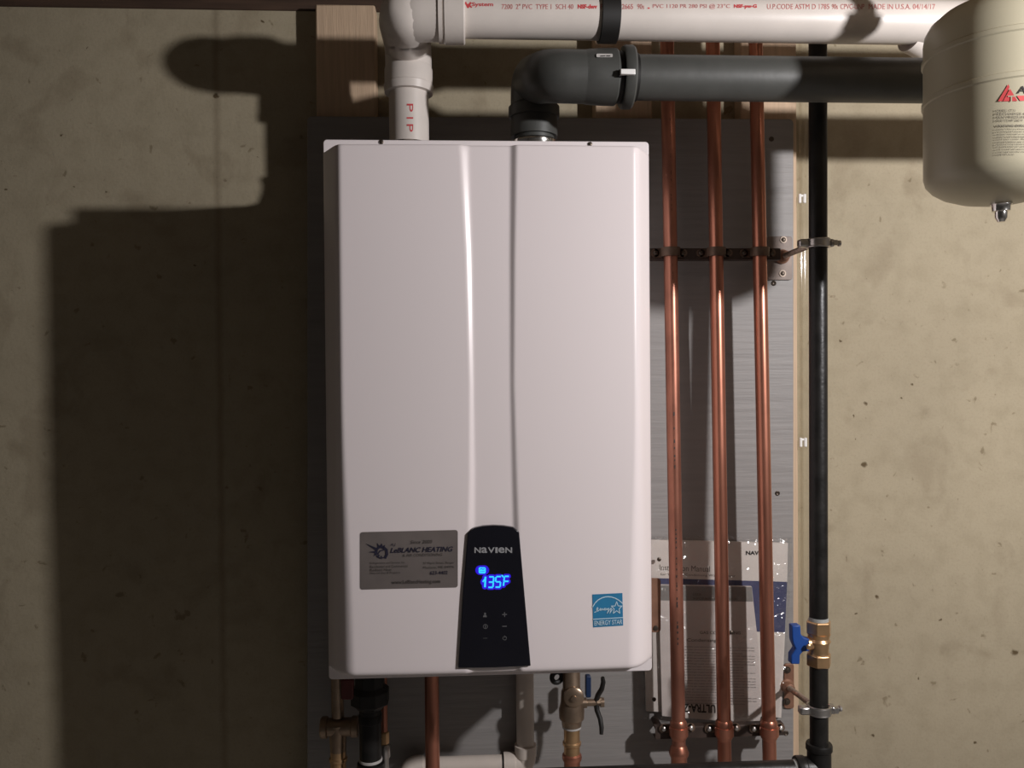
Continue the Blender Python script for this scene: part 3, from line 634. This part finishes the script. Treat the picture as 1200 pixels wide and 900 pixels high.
# brass ball valve
va = thing('gas_valve', (gxc, -PB, zg(780)), 'brass ball valve with blue T handle on the black gas pipe', 'valve')
R6 = .0183
obj('valve_body', MB().lathe((gxc, -PB, zg(768)), (0,0,1), [(0, .0160), (.006, .0140), (.018, .0148), (.022, .0170), (.026, .0148), (zg(742)-zg(768), .0165)], 28), 'brass', va)
obj('hex_end', MB().hexa((gxc, -PB, zg(780)), (0,0,1), [(0, .0165), (.002, R6), (zg(765)-zg(780)-.002, R6), (zg(765)-zg(780), .016)]), 'brass', va, smooth=20, bevel=.0008)
obj('hex_end', MB().hexa((gxc, -PB, zg(743)), (0,0,1), [(0, .016), (.002, R6), (zg(727)-zg(743)-.002, R6), (zg(727)-zg(743), .0165)]), 'brass', va, smooth=20, bevel=.0008)
zv = zg(754); xh = at(936, 754, PB).x
obj('stem', MB().lathe((gxc, -PB, zv), (-1,0,0), [(.010, .010), (.018, .010), (.018, .006), (gxc-xh, .006)], 20).lathe((at(950, 753, PB+.02).x, -PB-.012, zv), (0,-1,0), [(0, .004), (.003, .004), (.004, .0025)], 14), 'brass', va)
hp = lambda x, y: Vector((at(x, y, PB).x, 0, zg(y)))
hnd = MB()
outl = [(926.2, 731), (936, 730.6), (936.6, 741.5), (940.5, 745.5), (946.6, 747), (946.8, 761), (939, 761.5), (935.6, 765), (935, 776), (925, 775.5), (925.4, 765), (930.5, 758), (927, 750), (926.4, 745)]
hnd.prism([hp(*q)+Vector((0, -PB-.007, 0)) for q in outl], [hp(*q)+Vector((0, -PB+.007, 0)) for q in outl])
obj('handle', hnd, 'blue', va, bevel=.0015)

def hanger(yc, plate, scr, rod0, label):
    c = gaxis(zg(yc)); h = 11.5*mpp(PB)
    t = thing('pipe_hanger', (c.x, -.0525, c.z), label, 'hanger', 'split ring hangers on the gas pipe')
    obj('ring', MB().ring(c, (0,0,1), RB+.0004, RB+.0042, h*.72, 40).torus(c+Vector((0,0,h*.36)), (0,0,1), RB+.0028, .0018).torus(c-Vector((0,0,h*.36)), (0,0,1), RB+.0028, .0018), 'zinc', t)
    for s in (-1, 1):
        obj('ring_ear', MB().box((c.x+s*(RB+.002), c.y-.0080, c.z-h*.42), (c.x+s*(RB+.0095 if s > 0 else RB+.0175), c.y+.0060, c.z+h*.42)), 'zinc', t, bevel=.003)
    obj('bolt', MB().lathe((c.x+RB+.010, c.y-.009, c.z), (0,1,0), [(0, .0045), (.004, .0045), (.004, .0026), (.017, .0026), (.017, .004), (.020, .004)], 6).lathe((c.x+RB+.0085, c.y, c.z), (1,0,0), [(0, .003), (.008, .003), (.009, .0045), (.012, .0045)], 10), 'zinc', t)
    x0, y0, x1, y1 = plate; a, b = at(x0, y0, .056), at(x1, y1, .056)
    obj('wall_plate', MB().prism(*[[Vector((q.x, y, q.z)) for q in [at(u, v, .056) for u, v in rrect(x0, y0, x1, y1, 3)]] for y in (-.0562, -.0524)]), 'dullplate' if yc < 500 else 'cuplate', t, bevel=.0006)
    for sx, sy in scr:
        q = at(sx, sy, .0565); obj('plate_screw', MB().lathe(q, (0,-1,0), [(0, .0062), (.0012, .0060), (.0012, .0040), (.0028, .0034), (.0034, .0015)], 16), 'screw', t)
    r0 = at(*rod0, .0565); obj('boss', MB().lathe(r0, (0,-1,0), [(0, .0125), (.004, .0125), (.007, .0095), (.018, .0085), (.019, .0060)], 24), 'cuplate', t)
    e = Vector((c.x-.004, c.y+RB+.004, c.z)); s = r0+Vector((0, -.012, 0)); d = (e-s); L_ = d.length; pf = []
    k = 0
    while k*.0013 < L_: pf += [(k*.0013, .0047), (k*.0013+.00065, .0042)]; k += 1
    obj('threaded_rod', MB().lathe(s, d, pf, 12), 'rod', t)
hanger(283.5, (899, 277, 928.5, 328), ((918, 281), (917, 320.5)), (916, 301), 'galvanised ring hanger on the upper part of the black gas pipe')
hanger(831, (919, 778, 930.5, 830.5), ((922.5, 785), (922, 822)), (921.5, 803), 'galvanised ring hanger on the gas pipe below the brass valve')

# ------------------------------------------------------------------ clear tube at the board's edge
tx = at(941.2, 300, .012)
RV = .0085; zt1, zt2 = ZT-.01, zat(941, 862, .012)
vt = MB().lathe((tx.x, -.0125, zt2), (0,0,1), [(0, RV), (zt1-zt2, RV), (zt1-zt2, RV-.002), (0, RV-.002), (0, RV)], 28, False)
ct = thing('clear_tube', (tx.x, -.0125, zt2), 'clear plastic tube running down between grey board and black gas pipe', 'tube')
obj('tube', vt, 'vinyl', ct)
for y, lb_ in ((232.5, 'upper shiny white clip on the clear tube, above the ring hanger'), (518.5, 'lower shiny white clip on the clear tube, halfway down the wall')):
    cl = thing('tube_clip', at(936, y, .022), lb_, 'clip', 'white clips on the clear tube')
    for dx in (-.0105, .0):
        c = Vector((tx.x+dx*.82-.001, -.0205, zat(937, y, .022)))
        obj('prong', MB().lathe(c+Vector((0,0,-.0085)), (0,0,1), [(0, .0015), (.001, .0030), (.016, .0030), (.017, .0015)], 14), 'clip', cl)
    c = Vector((tx.x-.005, -.0215, zat(937, y, .022)+.005))
    obj('bridge', MB().box((c.x-.006, c.y-.0005, c.z-.002), (c.x+.006, c.y+.002, c.z+.002)), 'clip', cl, bevel=.001)

# ------------------------------------------------------------------ manual, leaflet and bag
def slab(poly, p0, p1): return MB().pxprism(poly, p0, p1)
man = obj('manual_booklet', slab([(752, 632.5), (923.5, 636.5), (922.5, 682), (920, 741), (915.5, 841), (757.5, 833.5)], .0545, .0605), 'paper', smooth=0)
tag(man, 'white installation manual with navy band, taped on board behind the copper pipes', 'manual'); ORG[man.name] = Vector()
pm = lambda x, y: at(x, y, .0609)
obj('cover_band', MB().add([pm(*q) for q in ((752, 677), (922.5, 681.8), (919.9, 741), (752, 737))], [(0,1,2,3)]), 'navy', man, smooth=0, recalc=False)
mb = MB(); put_text(mb, 'Installation Manual', 773, 661.5, 832, 668.2, pm, dy=2); put_text(mb, 'for Tankless Condensing Water Heater', 774, 671.6, 862, 675, pm, dy=2)
obj('cover_lettering', mb, 'greyprint', man, smooth=0, recalc=False)
mb = MB(); put_text(mb, 'NAVIEN', 874, 645.6, 900, 650.4, pm, bold=.04); obj('cover_lettering', mb, 'blackprint', man, smooth=0, recalc=False)
lf = obj('folded_leaflet', slab([(772, 685.5), (881, 687.5), (889, 760), (892, 838), (890, 846.5), (850, 845), (801, 841.5), (776, 839)], .0620, .0680), 'paper2', smooth=0)
tag(lf, 'printed leaflet lying over the navy band of the manual, grey header strip', 'leaflet'); ORG[lf.name] = Vector()
pl = lambda x, y: at(x, y, .0684)
pl2 = lambda x, y: at(x, y, .0688)
obj('header_band', MB().add([pl(*q) for q in ((772.2, 686), (880.8, 688), (882.5, 705), (772.6, 703.5))], [(0,1,2,3)]), 'greyband', lf, smooth=0, recalc=False)
for a in (('USER', 812, 695, 822, 698), ('INFORMATION MANUAL', 812, 700, 866, 703), ('GAS CONDENSING', 820, 739.5, 868, 743), ('Condensing', 805, 748, 840, 753)):
    obj('leaflet_lettering', put_text(MB(), *a, pl2, dy=.5, bold=.01), 'greyprint', lf, smooth=0, recalc=False)
mb = MB()
for k in range(21):
    y = 757+k*3.3; put_text(mb, random.choice(('turn off the gas supply and allow the unit to cool before service work', 'the installer must follow all local codes and keep this manual with unit', 'check water pressure and vent connections once in every season of use')), 798, y, 884+k*.15-random.choice((0, 0, 14)), y+1.7, pl2, dy=1.6)
obj('leaflet_small_print', mb, 'sprint', lf, smooth=0, recalc=False)['kind'] = 'stuff'
obj('tear_strip', MB().add([pl2(*q) for q in ((800, 825), (861, 826.5), (861, 844.5), (801, 841.2))], [(0,1,2,3)]), 'paper', lf, smooth=0, recalc=False)
obj('leaflet_lettering', put_text(MB(), 'ULTRA-Z', 800.5, 824.5, 838.5, 834.5, lambda x, y: at(x, y, .0692), rot=180, bold=.03, dy=1.2), 'blackprint', lf, smooth=0, recalc=False)
# bag: a crinkled clear sheet bulging over both
bq = [(744, 626), (929, 630), (917.5, 846), (746, 843)]
mb = MB()
def bagsurf(x, y):
    e = min((x-742)/14, (930-x)/10, 1+(918-x)/20, (y-624)/12, (853-y)/12); e = max(0, min(1, e))
    p = .0537+.0165*math.sin(e*math.pi/2)+.0007*math.sin(x*.21+y*.13)+.0006*math.sin(y*.31-x*.08)
    return at(x, y, p)
quadgrid(mb, bq, bagsurf, 60, 70)
tag(obj('plastic_bag', mb, 'bag', smooth=60, recalc=False), 'crinkled clear plastic bag over the manual and leaflet', 'bag')
for a, b, lb_ in ((772.3, 655.5, 'dark round screw at upper left of the manual, beside the heater'), (857, 741, 'small dark screw in the middle of the leaflet'), (766.5, 819.5, 'dark screw near lower left corner of the manual')):
    c = at(a, b, .0722); tag(obj('bag_screw', MB().lathe(c, (0,-1,0), [(-.002, .0025), (0, .0036), (.0015, .0034), (.0025, .0018)], 14), 'screw'), lb_, 'screw', 'screws through the bag')
# copper strap left of the first pipe
sp = obj('copper_strap', MB().prism(*[[Vector((q.x, y, q.z)) for q in [at(u, v, .102) for u, v in rrect(757, 677.5, 774.3, 741, 4)]] for y in (-.1025, -.1000)]), 'cuplate', bevel=.0006)
obj('standoff', MB().tube([at(762, 710, .0525), at(762, 710, .1005)], .004, 12), 'screw', sp)
tag(sp, 'copper coloured strap plate peeking out between heater and first copper pipe', 'strap'); ORG[sp.name] = Vector()
obj('screw', MB().lathe(at(768.5, 736, .1026), (0,-1,0), [(0, .0044), (.0015, .0042), (.002, .002)], 14), 'screw', sp)

# ------------------------------------------------------------------ fittings under the heater
ZB = CZ0+.0055
def vx(px, y, p): q = at(px, y, p); return q.x
# gas inlet union and pipe, far left
p_ = .16; xq = vx(434, 850, p_); zq = lambda y: zat(434, y, p_)
t = thing('gas_union', (xq, -p_, zq(905)), 'black steel gas union and pipe under left end of the heater', 'fitting')
obj('union_nut', MB().lathe((xq, -p_, zq(823)), (0,0,1), [(-.010, .019), (-.004, .024), (0, .031), (.020, .031), (.026, .024), (ZB-zq(823), .022)], 8), 'blacksteel', t, smooth=20, bevel=.001)
obj('nipple', MB().tube([(xq, -p_, zq(960)), (xq, -p_, zq(824))], .0172, 28).lathe((xq, -p_, zq(846)), (0,0,1), [(0, .0172), (.001, .0182), (.012, .0185), (.014, .0172)], 28), 'blacksteel', t)
obj('tape_ring', MB().lathe((xq, -p_, zq(891)), (0,0,1), [(0, .0172), (0, .0183), (.003, .0180), (.004, .0172)], 28), 'tape', t)
obj('coupling', MB().lathe((xq, -p_, zq(893)), (0,0,-1), [(0, .0172), (.001, .0210), (.008, .0222), (.012, .0205), (.06, .0205)], 28), 'blacksteel', t)
a, b = at(400, 800, .19), at(416, 822, .19)
t = tag(obj('red_handle', MB().pxprism(rrect(399.5, 796.5, 414, 820.5, 3), .183, .192), 'redh', bevel=.0015), 'dark red valve handle under left corner of the heater', 'handle')
# brass fittings left
p_ = .13; xq = vx(396, 850, p_); zq = lambda y: zat(396, y, p_)
t = thing('brass_tee', (xq, -p_, zq(905)), 'dull brass tee fitting low at far left under the heater', 'fitting')
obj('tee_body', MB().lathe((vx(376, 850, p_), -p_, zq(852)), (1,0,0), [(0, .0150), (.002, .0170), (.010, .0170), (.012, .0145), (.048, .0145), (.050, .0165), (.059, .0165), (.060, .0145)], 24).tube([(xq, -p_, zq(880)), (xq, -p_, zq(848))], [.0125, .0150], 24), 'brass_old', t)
obj('press_fitting', MB().lathe((xq, -p_, zq(878)), (0,0,-1), [(0, .0115), (.001, .0125), (.012, .0125), (.014, .0145), (.018, .0145), (.020, .0125), (.06, .0125)], 24), 'brass', t)
obj('drop_pipe', MB().tube([(xq, -p_, zq(840)), (xq, -p_, ZB)], .0100, 20), 'brass_old', t)
p_ = .12; xq = vx(450, 850, p_); zq = lambda y: zat(450, y, p_)
t = thing('drain_fitting', (xq, -p_, zq(905)), 'slim brass drain fitting partly behind the black gas union', 'fitting')
obj('supply_tube', MB().tube([(xq, -p_, zq(858)), (xq, -p_, ZB)], .0060, 16), 'copper_dark', t)
obj('hex_nut', MB().hexa((xq, -p_, zq(871)), (0,0,1), [(0, .0082), (.018, .0082), (.020, .0068)]), 'brass', t, smooth=20)
obj('lower_body', MB().lathe((xq+.001, -p_, zq(872)), (0,0,-1), [(0, .0070), (.004, .0092), (.020, .0092), (.024, .0065), (.06, .0065)], 20), 'zinc', t)
# copper outlet
p_ = .165; xq = vx(506.5, 850, p_); zq = lambda y: zat(506, y, p_)
t = thing('copper_outlet', (xq, -p_, zq(950)), 'single short copper pipe dropping from under the heater left of the condensate elbow', 'pipe')
obj('tube', MB().tube([(xq, -p_, zq(950)), (xq, -p_, ZB-.01)], .0113, 26), 'copper', t)
obj('adapter', MB().lathe((xq, -p_, ZB), (0,0,-1), [(0, .0085), (.009, .0085), (.010, .0098), (.013, .0098), (.014, .0090)], 20), 'brass_old', t)
# white condensate drain
p_ = .074; xq = vx(615.5, 850, p_); zq = lambda y: zat(615, y, p_); zh2 = zat(560, 896, p_)
t = thing('condensate_drain', (xq, -p_, zh2), 'cream plastic condensate drain with elbow turning left under the heater', 'pipe')
obj('drop_pipe', MB().tube([(xq, -p_, zq(880)), (xq, -p_, ZB)], .0150, 28), 'pvc_cond', t)
obj('elbow', MB().tube(fillet([(xq, -p_, zq(880)), (xq, -p_, zh2), (xq-.026, -p_, zh2)], .02, 10), .0172, 28), 'pvc_cond', t)
obj('elbow_hub', MB().lathe((xq, -p_, zq(872)), (0,0,-1), [(0, .0150), (.0005, .0187), (.019, .0183), (.020, .0172)], 28), 'pvc_cond', t)
xh_ = vx(589, 896, p_)
obj('elbow_hub', MB().lathe((xh_+.0015, -p_, zh2), (1,0,0), [(0, .0150), (.0005, .0187), (.019, .0183), (.020, .0172)], 28), 'pvc_cond', t)
obj('joint_gap', MB().lathe((xh_-.0005, -p_, zh2), (1,0,0), [(0, .0149), (0, .0162), (.002, .0162)], 28), 'rubber', t)
obj('cross_pipe', MB().tube([(xh_, -p_, zh2), (vx(494, 896, p_), -p_, zh2)], .0150, 28), 'pvc_cond', t)
obj('end_elbow', MB().tube(fillet([(vx(496, 896, p_), -p_, zh2), (vx(482, 896, p_), -p_, zh2), (vx(474, 896, p_), -p_-.02, zh2-.03)], .015, 8), .0178, 24), 'pvc_cond', t)
# bronze water valve right
p_ = .152; xq = vx(670, 850, p_); zq = lambda y: zat(670, y, p_)
t = thing('water_valve', (xq, -p_, zq(905)), 'bronze water valve with round face cap and black lever under right half of heater', 'valve')
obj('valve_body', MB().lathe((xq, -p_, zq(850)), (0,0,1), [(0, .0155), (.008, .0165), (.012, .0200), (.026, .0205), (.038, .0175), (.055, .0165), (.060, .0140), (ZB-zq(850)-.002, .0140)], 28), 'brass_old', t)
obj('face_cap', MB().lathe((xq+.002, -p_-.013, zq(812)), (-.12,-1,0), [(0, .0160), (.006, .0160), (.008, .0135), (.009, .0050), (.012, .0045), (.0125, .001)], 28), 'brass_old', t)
obj('tape_ring', MB().lathe((xq, -p_, zq(852.5)), (0,0,1), [(0, .013), (0, .0150), (.004, .0150), (.004, .013)], 28), 'tape', t)
obj('threaded_adapter', MB().lathe((xq, -p_, zq(852)), (0,0,-1), [(0, .0128), (.022, .0128), (.024, .0148), (.028, .0148), (.030, .0128), (.0425, .0128)], 28), 'brass', t)
obj('press_fitting', MB().lathe((xq, -p_, zq(852)), (0,0,-1), [(.042, .0130), (.044, .0152), (.049, .0160), (.053, .0148), (.056, .0130), (.1, .0130)], 28), 'copper', t)
xs_ = vx(690, 825, p_)
obj('stem', MB().lathe((xq+.012, -p_, zq(824)), (1,0,0), [(0, .0085), (.012, .0080), (.013, .0055), (.034, .0055), (.034, .0075), (.040, .0075)], 16).hexa((xq+.040, -p_, zq(823)), (1,0,0), [(0, .007), (.008, .007)]), 'brass_old', t)
lv = MB()
pts = [Vector((vx(x_, y_, p_+.0), -p_-d_, zq(y_))) for x_, y_, d_ in ((704.5, 791, .014), (705.5, 797, .012), (704.5, 806, .007), (700.5, 815, .002), (698.5, 824, 0), (699.5, 833, .002), (702.5, 841, .007), (703.5, 850, .012), (703, 857, .014))]
obj('lever', MB().tube(pts, [.0030, .0038, .0040, .0042, .0050, .0042, .0040, .0038, .0030], 12), 'rubber', t)
t = obj('blue_lever', MB().pxprism(rrect(686.5, 792.5, 692.8, 818, 2), .110, .122), 'navyh', bevel=.0015); tag(t, 'small dark blue lever beside the bronze water valve under heater', 'handle')
t = obj('grommet', MB().torus(at(652.5, 793.5, .15), (.3,-1,0), .0085, .0040, 24, 10), 'rubber'); tag(t, 'black rubber ring under the heater just left of the bronze valve', 'grommet')
print('objects', len(bpy.data.objects))
